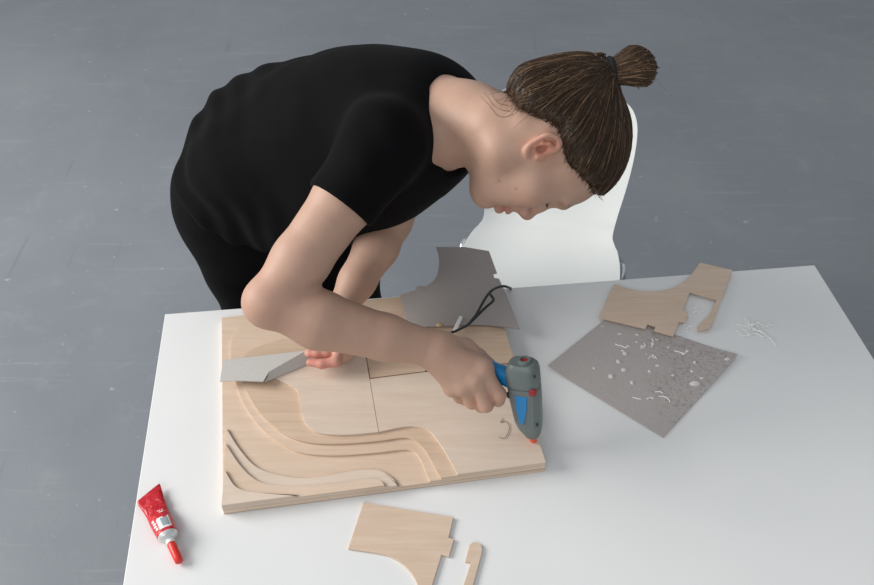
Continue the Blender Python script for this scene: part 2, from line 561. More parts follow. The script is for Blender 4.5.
for P in ([(690, 309), (696, 307), (701, 311)], [(692, 313), (698, 310), (704, 312)], [(688, 317), (694, 313), (699, 309)], [(683, 325), (687, 321), (690, 324)], [(686, 330), (689, 326), (692, 327)], [(680, 330), (685, 332), (690, 329)], [(693, 305), (697, 310), (700, 313)]):
    V.add(*tube(cat([at(u, v, TZ + .002) for u, v in P], 5), .0008, 6))
o = obj('glue_strings', V.V, V.F, M['glue_white'], smooth=True)
tag(o, 'small bits of white glue string inside the window of the plywood offcut', 'glue strings', kind='stuff')
# loop of glue thread on the plates
P = [at(u, v, ZT + .0012) for u, v in ((499, 437.5), (505, 438), (509, 430), (508.5, 424), (504, 421), (500.5, 422.5), (503, 418))]
o = obj('glue_thread', *tube(cat(P, 5), .0004, 6), M['glue_brown'], smooth=True)
tag(o, 'thin curled thread of glue on the plywood beside the gun nozzle', 'glue thread')

# ------------------------------------------------------------------ grey card with a round bite, lying over the back of the model
def card_surface(name, pxs, zf, th, mt, parent=None):
    """a thin card: outline in photo points lifted by zf(u,v)"""
    top = [at(u, v, zf(u, v)) for u, v in pxs]
    n = len(top)
    Vv = [p - [0, 0, th] for p in top] + top
    a = sum(top[i][0] * top[(i + 1) % n][1] - top[(i + 1) % n][0] * top[i][1] for i in range(n))
    rg = list(range(n)) if a > 0 else list(range(n))[::-1]
    import mathutils
    tess = mathutils.geometry.tessellate_polygon([[Vector((p[0], p[1], 0)) for p in top]])
    Fc = []
    for t in tess:
        a2 = np.cross(top[t[1]][:2] - top[t[0]][:2], top[t[2]][:2] - top[t[0]][:2])
        if a2 < 0: t = t[::-1]
        Fc.append(tuple(i + n for i in t)); Fc.append(tuple(t[::-1]))
    for i in range(n):
        p, q = rg[i], rg[(i + 1) % n]
        Fc.append((p, q, q + n, p + n))
    return obj(name, Vv, Fc, mt, parent)
bite = [(408, 327), (400.3, 295), (416.5, 289.5), (416.5, 286.5)] + arc([(427, 285.5), (433, 281), (437.3, 274), (439, 264), (438.5, 255), (436, 247)], 5) + \
       [(465, 247), (489, 251), (497, 273), (493, 274), (494.5, 278), (499, 278.5), (506, 294), (513, 311), (520, 329)] + arc([(520, 329), (501, 326), (471, 324.5), (440, 326), (408, 327)], 5)[1:-1]
zc = lambda u, v: ZT + .002 + .00030 * (330 - v) + (.006 if v > 320 and u > 490 else 0)
o = card_surface('grey_card_cutout', bite, zc, .0015, M['card'])
tag(o, 'dark grey card with a round bite, overhanging the back edge of the table', 'card')

# ------------------------------------------------------------------ folded pale card held by the left hand
zl = ZT + .017
A_ = [(223, 360), (306, 350.5), (269, 371.5), (263, 381.5), (237, 380.5), (220, 381.5)]
folded = empty('folded_card', at(262, 372, ZT), 'pale grey folded card held against the model by the left hand', 'card')
top = card_surface('card_panel', A_, lambda u, v: zl - .012 * max(0, (300 - u) / 80) , .0012, M['card_light'], folded)
q0, q1 = at(269, 371.5, zl - .0047), at(306, 350.5, zl)
q2, q3 = at(310, 363.5, ZT + .001), at(265, 382, ZT + .001)
nn = nrm(np.cross(q1 - q0, q3 - q0)) * .0006
Vv = [q0 - nn, q1 - nn, q2 - nn, q3 - nn, q0 + nn, q1 + nn, q2 + nn, q3 + nn]
obj('card_flap', Vv, [(0, 1, 2, 3), (7, 6, 5, 4), (0, 4, 5, 1), (1, 5, 6, 2), (2, 6, 7, 3), (3, 7, 4, 0)], M['card_light'], folded)

# ------------------------------------------------------------------ glue tube
def frame_obj(o0, X, Y, Z): return lambda x, y, z: o0 + X * x + Y * y + Z * z
ta = at(150, 497.5, TZ); tb = at(180.5, 565, TZ)
X = nrm((tb - ta) * [1, 1, 0]); Z = np.array([0, 0, 1.0]); Y = np.cross(Z, X)
LT = np.linalg.norm(tb - ta)
tubeT = empty('glue_tube', (ta + tb) / 2, 'squeezed red tube of glue lying at the left edge of the table', 'glue tube')
fo = frame_obj(ta, X, Y, Z)
secs = [(-.002, .0205, .0012, .010), (.002, .0205, .0012, .010), (.010, .0195, .0032, .0075), (.024, .0175, .0062, .0072), (.034, .0165, .0045, .0060), (.044, .0165, .0080, .0085), (.058, .0165, .0105, .0108), (.072, .0160, .0125, .0127), (.088, .0152, .0138, .0142)]
k_ = LT / .135
SKEW = .35
rings = []
for x, w, hh, zc_ in secs:
    ring = []
    for (yy, zz) in sup(0, 0, w, hh, 2.2, 24):
        wob = .0012 * math.sin(yy * 420 + x * 300)
        ring.append(fo((x - SKEW * yy * max(0, 1 - x / .045)) * k_, yy * k_, (zz + zc_ + (wob if x > .005 and x < .06 else 0)) * k_))
    rings.append(ring)
obj('tube_body', *loft(rings), M['tube_red'], tubeT, 50)
rings = [[fo(x * k_, yy * k_, (zz + .0142) * k_) for yy, zz in sup(0, 0, w, w * .93, 2, 24)] for x, w in ((.0882, .0149), (.091, .0146), (.0945, .0112), (.0965, .0065))]
obj('shoulder', *loft(rings), M['tube_silver'], tubeT, 50)
rings = [[fo(x * k_, yy * k_, (zz + .0132) * k_) for yy, zz in sup(0, 0, w, w, 2, 20)] for x, w in ((.0966, .0066), (.1029, .0062))]
obj('neck', *loft(rings), M['tube_white'], tubeT, 50)
rings = [[fo(x * k_, yy * k_, (zz + .0115 - (x - .103) * .12) * k_) for yy, zz in sup(0, 0, w, w, 2, 20)] for x, w in ((.103, .0062), (.105, .0068), (.128, .0062), (.1338, .0058), (.135, .0045))]
obj('cap', *loft(rings), M['cap_red'], tubeT, 50)
# label patches follow the upper side of the tube
def patch(name, x0, x1, a0, a1, mt, lift, par):
    Vv, Ff = [], []
    n1, n2 = 8, 8
    for i in range(n1 + 1):
        x = x0 + (x1 - x0) * i / n1
        w = np.interp(x, [s[0] for s in secs], [s[1] for s in secs]); hh = np.interp(x, [s[0] for s in secs], [s[2] for s in secs]); zz = np.interp(x, [s[0] for s in secs], [s[3] for s in secs])
        for j in range(n2 + 1):
            a = math.radians(a0 + (a1 - a0) * j / n2)
            c, s = math.cos(a), math.sin(a)
            e = 2 / 2.2
            Vv.append(fo(x * k_, (w + lift) * math.copysign(abs(c) ** e, c) * k_, (zz + (hh + lift) * math.copysign(abs(s) ** e, s)) * k_))
    for i in range(n1):
        for j in range(n2):
            Ff.append((i * (n2 + 1) + j, (i + 1) * (n2 + 1) + j, (i + 1) * (n2 + 1) + j + 1, i * (n2 + 1) + j + 1))
    return obj(name, Vv, Ff, mt, par, True)
lab = patch('label', .058, .0825, 48, 112, M['white_print'], .0004, tubeT)
patch('label_print', .061, .0785, 58, 92, M['grey_print'], .0008, lab)
for x0, x1, a0, a1 in ((.058, .062, 122, 140), (.064, .068, 120, 138), (.070, .0735, 122, 140), (.0755, .080, 120, 136), (.040, .042, 60, 90), (.045, .047, 62, 84)):
    patch('white_mark', x0, x1, a0, a1, M['white_print'], .0005, tubeT)

# ------------------------------------------------------------------ white chair
chair = empty('shell_chair', (0, 0, 0), 'white moulded shell chair standing on the floor behind the table', 'chair')
yaw = math.radians(-14)
cx = np.array([math.cos(yaw), math.sin(yaw), 0])             # chair's own left to right (as seen)
cyv = np.array([-math.sin(yaw), math.cos(yaw), 0])           # towards its back
co = at(540, 262, .45) * [1, 1, 0]
chair.location = co
# profile: (depth y, z, half width)
prof = [(-.24, .425, .150), (-.235, .438, .175), (-.19, .448, .186), (-.10, .447, .194), (0, .445, .190), (.06, .449, .178), (.085, .457, .168), (.105, .472, .160), (.125, .50, .161), (.145, .54, .166), (.165, .59, .173), (.187, .645, .178), (.207, .695, .178), (.222, .732, .172), (.234, .760, .156), (.241, .776, .132), (.245, .785, .100), (.247, .79, .06)]
pp = cat([np.array(p) for p in prof], 4)
pp[-1] = np.array(prof[-1])
nw = 24
th = .011
def chair_shell(off):
    rows = []
    for i, (y, z, w) in enumerate(pp):
        t = pp[min(i + 1, len(pp) - 1)] - pp[max(i - 1, 0)]
        nv = nrm([0, -t[1], t[0]])
        row = []
        for k in range(nw + 1):
            s = -1 + 2 * k / nw
            curl = .020 * abs(s) ** 3 * (1 if z < .5 else 1.2)
            q = np.array([0, y, z]) + nv * (curl - off)
            row.append(co + cx * (s * w) + cyv * q[1] + np.array([0, 0, q[2]]))
        rows.append(row)
    return rows
r0, r1 = chair_shell(0), chair_shell(th)
V, Fc = [], []
nr, nc = len(pp), nw + 1
for rr_ in (r0, r1):
    for row in rr_: V += row
L = nr * nc
for i in range(nr - 1):
    for k in range(nw):
        q = (i * nc + k, i * nc + k + 1, (i + 1) * nc + k + 1, (i + 1) * nc + k)
        Fc.append(q); Fc.append(tuple(x + L for x in q[::-1]))
bd = list(range(nc)) + [i * nc + nw for i in range(1, nr)] + [(nr - 1) * nc + k for k in range(nw - 1, -1, -1)] + [i * nc for i in range(nr - 2, 0, -1)]
for a, b in zip(bd, bd[1:] + bd[:1]): Fc.append((b, a, a + L, b + L))
o = obj('seat_shell', V, Fc, M['shell'], chair, 50)
bevel(o, .004, 3, 50)
def cl(x, y, z): return co + cx * x + cyv * y + np.array([0, 0, z])
for sx in (-1, 1):
    for sy, yb in ((-1, -.20), (1, .20)):
        P = cat([cl(sx * .05, yb * .25, .428), cl(sx * .15, yb * .42, .428), cl(sx * .180, yb * .55, .405), cl(sx * .205, yb * .75, .30), cl(sx * .245, yb * 1.05, .012)], 6)
        lg = obj('leg', *tube(P, .009, 10), M['chrome'], chair, True)
        p = P[-1]
        obj('foot_cap', *tube([p + [0, 0, .012], p - [0, 0, .011]], .012, 12), M['rubber'], lg, 50)
    # the tube end that shows at the side of the seat
    P = cat([cl(sx * .15, -.01, .418), cl(sx * .185, 0, .422), cl(sx * .196, .01, .436), cl(sx * .197, .03, .449), cl(sx * .190, .05, .440), cl(sx * .16, .06, .425)], 6)
    obj('frame_loop', *tube(P, .006, 10), M['chrome'], chair, True)

# ==================================================================  signed-distance sculpting
class Field:
    def __init__(s):
        s.p = []
    def add(s, fn, lo, hi, k=.01, op='u'):
        s.p.append((fn, np.asarray(lo, float), np.asarray(hi, float), k, op))
        return s
    def cone(s, a, b, ra, rb, k=.01, op='u', n=None, f=1.0):
        a, b = np.asarray(a, float), np.asarray(b, float)
        r = max(ra, rb)
        def fn(P):
            q = P - a
            d = b - a
            if n is not None:
                qn = q @ n
                q = q + np.outer(qn * (1 / f - 1), n)
                d = d + n * (d @ n) * (1 / f - 1)
            t = np.clip(q @ d / max(d @ d, 1e-12), 0, 1)
            v = q - np.outer(t, d)
            l = np.sqrt((v * v).sum(1)) + 1e-9
            rr = ra + (rb - ra) * t
            if n is None: return l - rr
            u = v / l[:, None]
            g = u + np.outer((u @ n) * (1 / f - 1), n)
            return (l - rr) / np.sqrt((g * g).sum(1))
        return s.add(fn, np.minimum(a, b) - r, np.maximum(a, b) + r, k, op)
    def chain(s, pts, rs, k=.01, op='u', n=None, f=1.0):
        for i in range(len(pts) - 1): s.cone(pts[i], pts[i + 1], rs[i], rs[i + 1], k, op, n, f)
        return s
    def ell(s, c, r, R=None, k=.01, op='u'):
        c, r = np.asarray(c, float), np.asarray(r, float)
        R = np.eye(3) if R is None else R                    # columns are the axes
        def fn(P):
            q = (P - c) @ R
            k0 = np.sqrt(((q / r) ** 2).sum(1)) + 1e-9
            k1 = np.sqrt(((q / r ** 2) ** 2).sum(1)) + 1e-9
            return k0 * (k0 - 1) / k1
        ext = np.sqrt(((R * r) ** 2).sum(1))
        return s.add(fn, c - ext, c + ext, k, op)
    def eval(s, P, lo=None, hi=None):
        if lo is None: lo, hi = P.min(0), P.max(0)
        d = np.full(len(P), .25)
        for fn, l, h_, k, op in s.p:
            m = k + .02
            if np.any(l - m > hi) or np.any(h_ + m < lo): continue
            e = fn(P)
            if op == 'u':
                hh = np.maximum(k - np.abs(d - e), 0) / k
                d = np.minimum(d, e) - hh * hh * k * .25
            elif op == 's':
                hh = np.maximum(k - np.abs(-d - e), 0) / k
                d = -(np.minimum(-d, e) - hh * hh * k * .25)
            elif op == 'd':
                d = d + e
        return d
    def mesh(s, h, B=24, lo=None, hi=None):
        U = [p for p in s.p if p[4] == 'u']
        LO = np.min([p[1] for p in U], 0) - .03 if lo is None else np.asarray(lo, float)
        HI = np.max([p[2] for p in U], 0) + .03 if hi is None else np.asarray(hi, float)
        nb = np.ceil((HI - LO) / (h * B)).astype(int)
        keys, pos, quads = [], [], []
        big = 1 << 20
        def kid(I): return (I[..., 0].astype(np.int64) + 8) * big * big + (I[..., 1] + 8) * big + (I[..., 2] + 8)
        g = np.arange(-1, B + 1)
        GI = np.stack(np.meshgrid(g, g, g, indexing='ij'), -1)
        n = B + 2
        for bi in np.ndindex(*nb):
            b0 = np.array(bi) * B
            lo_ = LO + (b0 - 1) * h
            hi_ = LO + (b0 + B) * h
            if not any(np.all(p[1] - p[3] - .006 <= hi_) and np.all(p[2] + p[3] + .006 >= lo_) for p in U): continue
            c = ((lo_ + hi_) / 2)[None]
            dc = s.eval(c, lo_, hi_)[0]
            if abs(dc) > .9 * h * (B + 1) + .02: continue
            P = LO + (GI + b0) * h
            D = s.eval(P.reshape(-1, 3), lo_, hi_).reshape(n, n, n)
            sg = D < 0
            if sg.all() or not sg.any(): continue
            m = n - 1
            acc = np.zeros((m, m, m, 3)); cnt = np.zeros((m, m, m))
            for ax in range(3):
                for o1 in (0, 1):
                    for o2 in (0, 1):
                        st = [0, 0, 0]; oth = [i for i in range(3) if i != ax]
                        st[oth[0]], st[oth[1]] = o1, o2
                        en = list(st); en[ax] = 1
                        A = D[st[0]:st[0] + m, st[1]:st[1] + m, st[2]:st[2] + m]
                        Bv = D[en[0]:en[0] + m, en[1]:en[1] + m, en[2]:en[2] + m]
                        x = (A < 0) != (Bv < 0)
                        t = np.where(x, A / np.where(x, A - Bv, 1), 0)
                        for d3 in range(3):
                            acc[..., d3] += np.where(x, st[d3] + (t if d3 == ax else 0), 0)
                        cnt += x
            act = cnt > 0
            CI = GI[:m, :m, :m] + b0
            pv = LO + (CI[act] + acc[act] / cnt[act][:, None]) * h
            keys.append(kid(CI[act])); pos.append(pv)
            for ax in range(3):
                oth = [i for i in range(3) if i != ax]
                i0 = np.arange(1, m)                          # corners 0..B-1
                I = np.stack(np.meshgrid(i0, i0, i0, indexing='ij'), -1).reshape(-1, 3)
                J = I.copy(); J[:, ax] += 1
                a = sg[I[:, 0], I[:, 1], I[:, 2]]; b = sg[J[:, 0], J[:, 1], J[:, 2]]
                x = a != b
                I = I[x]; a = a[x]
                if not len(I): continue
                c00 = I.copy(); c10 = I.copy(); c10[:, oth[0]] -= 1; c01 = I.copy(); c01[:, oth[1]] -= 1; c11 = c10.copy(); c11[:, oth[1]] -= 1
                Q = np.stack([kid(cc - 1 + b0) for cc in (c00, c10, c11, c01)], 1)
                flip = a if ax != 1 else ~a
                Q[~flip] = Q[~flip][:, ::-1]
                quads.append(Q)
        K = np.concatenate(keys); Pp = np.concatenate(pos); Q = np.concatenate(quads)
        uk, idx = np.unique(K, return_index=True)
        return Pp[idx], np.searchsorted(uk, Q)

def basis(*cols): return np.stack([nrm(c) for c in cols], 1)

# ================================================================== the woman
# joints, world space (metres)
HR, HL = np.array([-.386, 1.335, .90]), np.array([-.215, 1.435, .90])
PEL = (HR + HL) / 2 + np.array([0, 0, .03])
NB = pf(440, 114, 1.425)
SR = pf(385, 142, 1.315)
SL = pf(432, 116, 1.50)
ELR = pf(272, 301, 1.295)
WR = pf(434, 349, 1.345)
ELL = pf(391, 221, 1.545)
WL = pf(342, 308, 1.50)
axs = nrm(NB - PEL)
rlat = nrm(SR - SL)
bn = nrm(np.cross(rlat, axs))                                # out of the back
rlat = np.cross(axs, bn)
rp = nrm(HR - HL)
WAI = PEL + (NB - PEL) * .33 + bn * .012
RIB = PEL + (NB - PEL) * .62 + bn * .009
UCH = PEL + (NB - PEL) * .86 + bn * .000
RT = basis(axs, rlat, bn)
RP = basis(np.cross(rp, [0, 0, 1]), rp, [0, 0, 1])

# head frame
th_ = math.radians(17)
ang = math.radians(3.5)
i_face = RGT * math.sin(ang) + DWN * math.cos(ang)
i_up = RGT * math.cos(ang) - DWN * math.sin(ang)
HF = nrm(i_face * math.cos(th_) + FWD * math.sin(th_))       # where the face points
HU = nrm(i_up)
HX = np.cross(HF, HU)                                        # her right
HO = pf(531, 144, 1.335)
RH = basis(HX, HF, HU)
def hd(x, y, z): return HO + HX * x + HF * y + HU * z

def hline(y): return np.interp(y, [-.12, -.082, -.0545, -.0355, 0, .019, .042, .074, .095], [-.036, -.034, -.018, .025, .036, .041, .064, .090, .13])

# ---- body field
body = Field()
body.ell(PEL, (.105, .165, .13), RP, .05)
body.ell(WAI, (.14, .132, .098), RT, .07)
body.ell(RIB, (.17, .145, .112), RT, .07)
body.ell(UCH - bn * .024, (.09, .130, .078), RT, .05)
body.chain([UCH + rlat * .05 - bn * .022, SR], [.055, .046], .03)
body.chain([UCH - rlat * .05 - bn * .024, SL - bn * .006], [.055, .046], .03)
NK = hd(0, -.022, -.050)
body.chain([NB - axs * .02, (NB + NK) / 2, NK], [.066, .054, .054], .035)
body.cone(NB + (NK - NB) * .3 - bn * .01, SR + (NB - SR) * .35 - bn * .02, .036, .030, .04)
body.cone(NB + (NK - NB) * .3 - bn * .01, SL + (NB - SL) * .35 - bn * .02, .036, .030, .04)
body.cone(hd(.045, -.035, -.015), NB + rlat * .03 - bn * .05, .013, .011, .03)     # neck muscle
# right arm
e1 = SR + (ELR - SR) * .35
e2 = SR + (ELR - SR) * .75
body.chain([SR, e1, e2, ELR], [.050, .0445, .0405, .0365], .014)
f1 = ELR + (WR - ELR) * .28 + DWN * .007
f2 = ELR + (WR - ELR) * .7 + DWN * .004
body.chain([ELR, f1, f2, WR], [.036, .0420, .0330, .0262], .012)
body.ell(ELR + nrm(ELR - (SR + WR) / 2) * .010, (.0275, .0275, .0275), None, .02)
# left arm
g1 = SL + (ELL - SL) * .4
body.chain([SL, g1, ELL], [.046, .041, .035], .014)
body.chain([ELL, ELL + (WL - ELL) * .3, ELL + (WL - ELL) * .7, WL], [.034, .0365, .030, .0240], .012)
# legs
KR, KL = np.array([-.335, 1.335, .47]), np.array([-.19, 1.44, .47])
FR, FL = np.array([-.345, 1.36, .085]), np.array([-.185, 1.475, .085])
for H_, K_, A_f in ((HR, KR, FR), (HL, KL, FL)):
    body.chain([H_ - [0, 0, .03], K_], [.082, .055], .05)
    body.chain([K_, K_ + (A_f - K_) * .3, A_f], [.053, .055, .038], .03)

# ---- hands
def finger(Fd, pts, rs, k=.006): Fd.chain(pts, rs, k)
MI, MM, MR, MP = pf(482.5, 370, 1.338), pf(475, 380, 1.336), pf(463, 386, 1.342), pf(452, 388, 1.354)
hb = nrm(np.cross(MP - MI, WR - MI))
if hb @ (CAM - WR) < 0: hb = -hb                             # back of the hand
WRc = WR + hb * -.002
for Mk, r1 in ((MI, .0135), (MM, .0135), (MR, .013), (MP, .0125)):
    body.cone(WRc + (Mk - WRc) * .12, Mk - hb * .003, .021, r1, .016)
body.cone(WRc - hb * .006, (MM + MR) / 2 - hb * .012, .020, .014, .018)
FG = [
    ([MI, pf(499, 394.5, 1.348), pf(498, 400, 1.374), pf(488, 392, 1.392)], [.0115, .0108, .0096, .0082]),
    ([MM, pf(486, 405, 1.352), pf(481, 406, 1.382), pf(473, 396, 1.396)], [.0115, .0110, .0098, .0084]),
    ([MR, pf(472, 402, 1.366), pf(465, 399, 1.392), pf(461, 389, 1.402)], [.0110, .0105, .0092, .0080]),
    ([MP, pf(460, 397, 1.378), pf(455, 392, 1.400), pf(454, 383, 1.406)], [.0102, .0094, .0082, .0072]),
]
for pts, rs in FG: finger(body, pts, rs, .0045)
for Mk in (MI, MM, MR, MP): body.ell(Mk + hb * .004, (.0085, .0085, .0085), None, .012)
TH = [pf(448, 345, 1.352), pf(465, 349.5, 1.372), pf(478, 356, 1.388), pf(490, 364, 1.392)]
body.chain(TH, [.018, .0135, .0112, .0092], .008)
body.cone(TH[1], MI - hb * .012, .010, .010, .02)            # web of the thumb

# left hand: fingers point left and pinch the end of the card
LI, LM, LR, LP = pf(335, 342, 1.515), pf(341, 344, 1.512), pf(347, 344, 1.516), pf(352, 342, 1.522)
for Mk in (LI, LM, LR, LP):
    body.cone(WL + (Mk - WL) * .1, Mk, .0195, .0125, .016)
for pts, rs in (
    ([LI, pf(327, 352.5, 1.510), pf(317, 353.6, 1.508), pf(309.5, 354, 1.508)], [.0100, .0084, .0072, .0060]),
    ([LM, pf(336, 361.5, 1.496), pf(322, 364, 1.495), pf(310, 362.5, 1.499)], [.0104, .0088, .0076, .0064]),
    ([LR, pf(344, 356, 1.510), pf(336, 359, 1.512), pf(327, 359.5, 1.513)], [.0100, .0086, .0076, .0064]),
    ([LP, pf(349, 354, 1.516), pf(342, 358, 1.514), pf(335, 359, 1.514)], [.0096, .0084, .0074, .0064])):
    finger(body, pts, rs, .0045)
body.chain([pf(338, 330, 1.51), pf(326, 342, 1.525), pf(316, 350, 1.527), pf(309, 353, 1.524)], [.016, .012, .0102, .0082], .008)

# ---- head
def hell(c, r, k, op='u', R=None): body.ell(hd(*c), r, RH if R is None else R, k, op)
def hcone(a, b, ra, rb, k, op='u'): body.cone(hd(*a), hd(*b), ra, rb, k, op)
hell((0, -.006, .038), (.0725, .096, .088), .02)
hell((0, .030, .053), (.060, .058, .050), .025)
hell((0, .027, -.014), (.054, .0605, .073), .03)
for sx in (1, -1):
    hcone((sx * .050, -.002, -.048), (sx * .012, .064, -.071), .0125, .0145, .03)
    hcone((sx * .056, .002, .0), (sx * .050, -.002, -.050), .014, .014, .03)
    hell((sx * .044, .057, -.006), (.022, .022, .020), .03)
    hell((sx * .029, .061, -.036), (.021, .017, .026), .025)
    hcone((sx * .010, .0900, .0435), (sx * .041, .0790, .0435), .0080, .0075, .012)
hell((0, .073, -.0695), (.0165, .0155, .0145), .016)
for sx in (1, -1): hell((sx * .032, .0960, .0285), (.0190, .0175, .0120), .012, 's'); hell((sx * .0190, .1010, .0220), (.0095, .0150, .0150), .010, 's')
for sx in (1, -1):
    hell((sx * .031, .0730, .0260), (.0140, .0115, .0118), .004)
    hcone((sx * .020, .0835, .0218), (sx * .041, .0775, .0222), .0026, .0024, .004)
hcone((0, .082, .038), (0, .094, .012), .0070, .0066, .010)
hcone((0, .094, .012), (0, .1035, -.007), .0066, .0082, .008)
hell((0, .1025, -.0100), (.0090, .0088, .0080), .008)
for sx in (1, -1):
    hell((sx * .0118, .0965, -.0135), (.0068, .0090, .0070), .007)
    hell((sx * .0062, .1025, -.0195), (.0032, .0050, .0035), .003, 's')
hcone((0, .094, -.017), (0, .0885, -.030), .007, .010, .012)
for sx in (1, -1):
    hcone((sx * .021, .0800, -.0435), (sx * .004, .0965, -.0375), .0038, .0056, .004)
    hcone((sx * .019, .0790, -.0475), (0, .0930, -.0500), .0042, .0068, .004)
    hcone((sx * .022, .0850, -.0442), (0, .1005, -.0432), .0012, .0016, .003, 's')
# ears
for sx in (1, -1):
    x0 = .0735
    hx_ = [(x0 - .002, .0085, -.0125), (x0 + .003, .001, -.0150), (x0 + .006, -.0075, -.0105), (x0 + .010, -.0155, .002), (x0 + .013, -.0200, .0130), (x0 + .013, -.0170, .0240), (x0 + .009, -.0080, .0305), (x0 + .004, .0015, .0265), (x0 + .001, .0030, .0190), (x0 - .001, -.004, .0120)]
    P = cat([np.array(p) for p in hx_], 3)
    for i in range(len(P) - 1):
        r_ = .0040 if i < 6 else .0030
        a, b = P[i], P[i + 1]
        hcone((sx * a[0], a[1] - .003, a[2]), (sx * b[0], b[1] - .003, b[2]), r_, r_, .003)
    hell((sx * (x0 - .000), -.007, .009), (.0050, .0120, .0180), .006)
    ah = [(x0 + .006, -.0080, -.003), (x0 + .009, -.0118, .007), (x0 + .009, -.0105, .016), (x0 + .006, -.004, .022)]
    for a, b in zip(ah[:-1], ah[1:]): hcone((sx * a[0], a[1], a[2]), (sx * b[0], b[1], b[2]), .0026, .0026, .004)
    hcone((sx * (x0 + .001), .0085, .0060), (sx * (x0 + .003), .0075, .0000), .0042, .0040, .005)
    hell((sx * (x0 + .0075), -.0025, .0055), (.0085, .0062, .0088), .002, 's')

BV, BF = body.mesh(.0019)
# ---- skin tint
def near(P, c, r): return np.exp(-((P - c) ** 2).sum(1) / (r * r))[:, None]
tint = np.tile(np.array([.505, .322, .240]), (len(BV), 1))
def blendc(c, w):
    global tint
    tint = tint * (1 - w) + np.array(c) * w
q = (BV - HO) @ RH
red = np.array([.55, .22, .16])
for p in (SR,): pass
blendc((.56, .29, .215), .4 * near(BV, ELR, .05))
for pts, rs in FG:
    blendc((.54, .25, .18), .55 * near(BV, pts[1], .012))
for cpt in (pf(311, 357, 1.50), pf(318, 362, 1.495), pf(330, 366, 1.495)): blendc((.64, .24, .20), .75 * near(BV, cpt, .020))
ear = np.exp(-((q[:, 1] + .006) ** 2 / .018 ** 2 + (q[:, 2] - .009) ** 2 / .024 ** 2)) * np.clip((np.abs(q[:, 0]) - .066) / .008, 0, 1)
blendc((.66, .24, .155), .75 * ear[:, None])
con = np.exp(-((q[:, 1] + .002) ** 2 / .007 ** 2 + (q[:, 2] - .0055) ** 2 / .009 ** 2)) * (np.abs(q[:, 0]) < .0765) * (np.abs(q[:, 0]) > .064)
blendc((.30, .12, .08), .6 * con[:, None])  # shade of the ear hollow, painted into the skin tint
lips = np.exp(-((q[:, 1] - .090) ** 2 / .010 ** 2 + (q[:, 2] + .0437) ** 2 / .0095 ** 2)) * (np.abs(q[:, 0]) < .022) * (q[:, 1] > .08)
blendc((.50, .17, .14), .8 * lips[:, None])
nz = near(q, np.array([0, .105, -.010]), .016)
blendc((.60, .25, .19), .5 * nz)
for sx in (1, -1):
    blendc((.60, .28, .21), .35 * near(q, np.array([sx * .045, .07, -.012]), .025))
    br = np.exp(-((q[:, 2] - (.0485 - 4 * (np.abs(q[:, 0]) - .028) ** 2)) / .0028) ** 2) * (q[:, 0] * sx > .010) * (q[:, 0] * sx < .046) * (q[:, 1] > .055)
    blendc((.20, .115, .075), .55 * br[:, None])
    ll = np.exp(-(((q[:, 2] - .0200) / .0020) ** 2 + ((q[:, 0] * sx - .031) / .013) ** 2)) * (q[:, 1] > .07)
    blendc((.16, .09, .07), .6 * ll[:, None])
# moles
for (y, z) in ((.042, -.053), (.053, -.030)):
    blendc((.25, .12, .08), .8 * np.exp(-((q[:, 1] - y) ** 2 + (q[:, 2] - z) ** 2) / .0017 ** 2)[:, None] * (q[:, 0] > .02)[:, None])
# short hair below the hairline at the nape
nape = np.clip(1 - (hline(q[:, 1]) - q[:, 2]) / .022, 0, 1) * (q[:, 1] < -.022) * (q[:, 2] > -.06)
blendc((.16, .10, .07), .55 * nape[:, None])
person = obj('person', BV, BF, M['skin'], smooth=True, attr={'tint': tint})
tag(person, 'woman in black T-shirt and trousers bending over the table with a glue gun', 'person')

# ---- t-shirt
tee = Field()
tee.ell(PEL + axs * .03 + bn * .014 , (.125, .184, .140), RT, .07)
tee.ell(PEL + [0, 0, -.03], (.125, .182, .13), RP, .06)
tee.ell(WAI, (.16, .155, .125), RT, .09)
tee.ell(RIB, (.18, .162, .130), RT, .08)
tee.ell(RIB - bn * .07 - axs * .02, (.13, .135, .09), RT, .07)
tee.ell(UCH - bn * .014, (.10, .150, .088), RT, .06)
tee.chain([UCH + rlat * .05 - bn * .012, SR], [.070, .058], .04)
tee.chain([UCH - rlat * .05 - bn * .014, SL - bn * .006], [.070, .058], .04)
tee.ell(WAI - bn * .10 - axs * .03, (.12, .13, .07), RT, .07)       # cloth hanging in front
def sleeve(Fd, a, b, ra, rb, tail):
    dr = nrm(b - a)
    def fn(P):
        qq = P - a
        t = np.clip(qq @ dr / np.linalg.norm(b - a), 0, 1.2)
        v = qq - np.outer(t * np.linalg.norm(b - a), dr)
        l = np.sqrt((v * v).sum(1))
        d = l - (ra + (rb - ra) * t)
        return np.maximum(d, (P - b) @ dr)
    Fd.add(fn, np.minimum(a, b) - .09, np.maximum(a, b) + .09, .03, 'u')
slR = SR + (ELR - SR) * .40 
sleeve(tee, SR, slR, .058, .0535, 0)
slL = SL + (ELL - SL) * .48
sleeve(tee, SL, slL, .056, .053, 0)
# openings
ncen = pf(434, 120, 1.42)
nax = nrm(nrm(pf(503, 143, 1.385) - ncen))
def ncut(P):
    qq = P - ncen
    t = qq @ nax
    v = qq - np.outer(t, nax)
    return np.maximum(np.sqrt((v * v).sum(1)) - .067, -t)
tee.add(ncut, ncen - .3, ncen + .3, .012, 's')
def scut(a, b, ra, rb):
    dr = nrm(b - a)
    def fn(P):
        qq = P - b
        t = qq @ dr
        v = qq - np.outer(t, dr)
        return np.maximum(np.sqrt((v * v).sum(1)) - ra, np.abs(t) - .02)
    return fn
# hem
hemc = PEL - axs * .055 - np.array([0, 0, .07])
hemn = nrm(axs * .6 + np.array([0, 0, .8]))
tee.add(lambda P: (P - hemc) @ hemn, hemc - .6, hemc + .6, .004, 's')
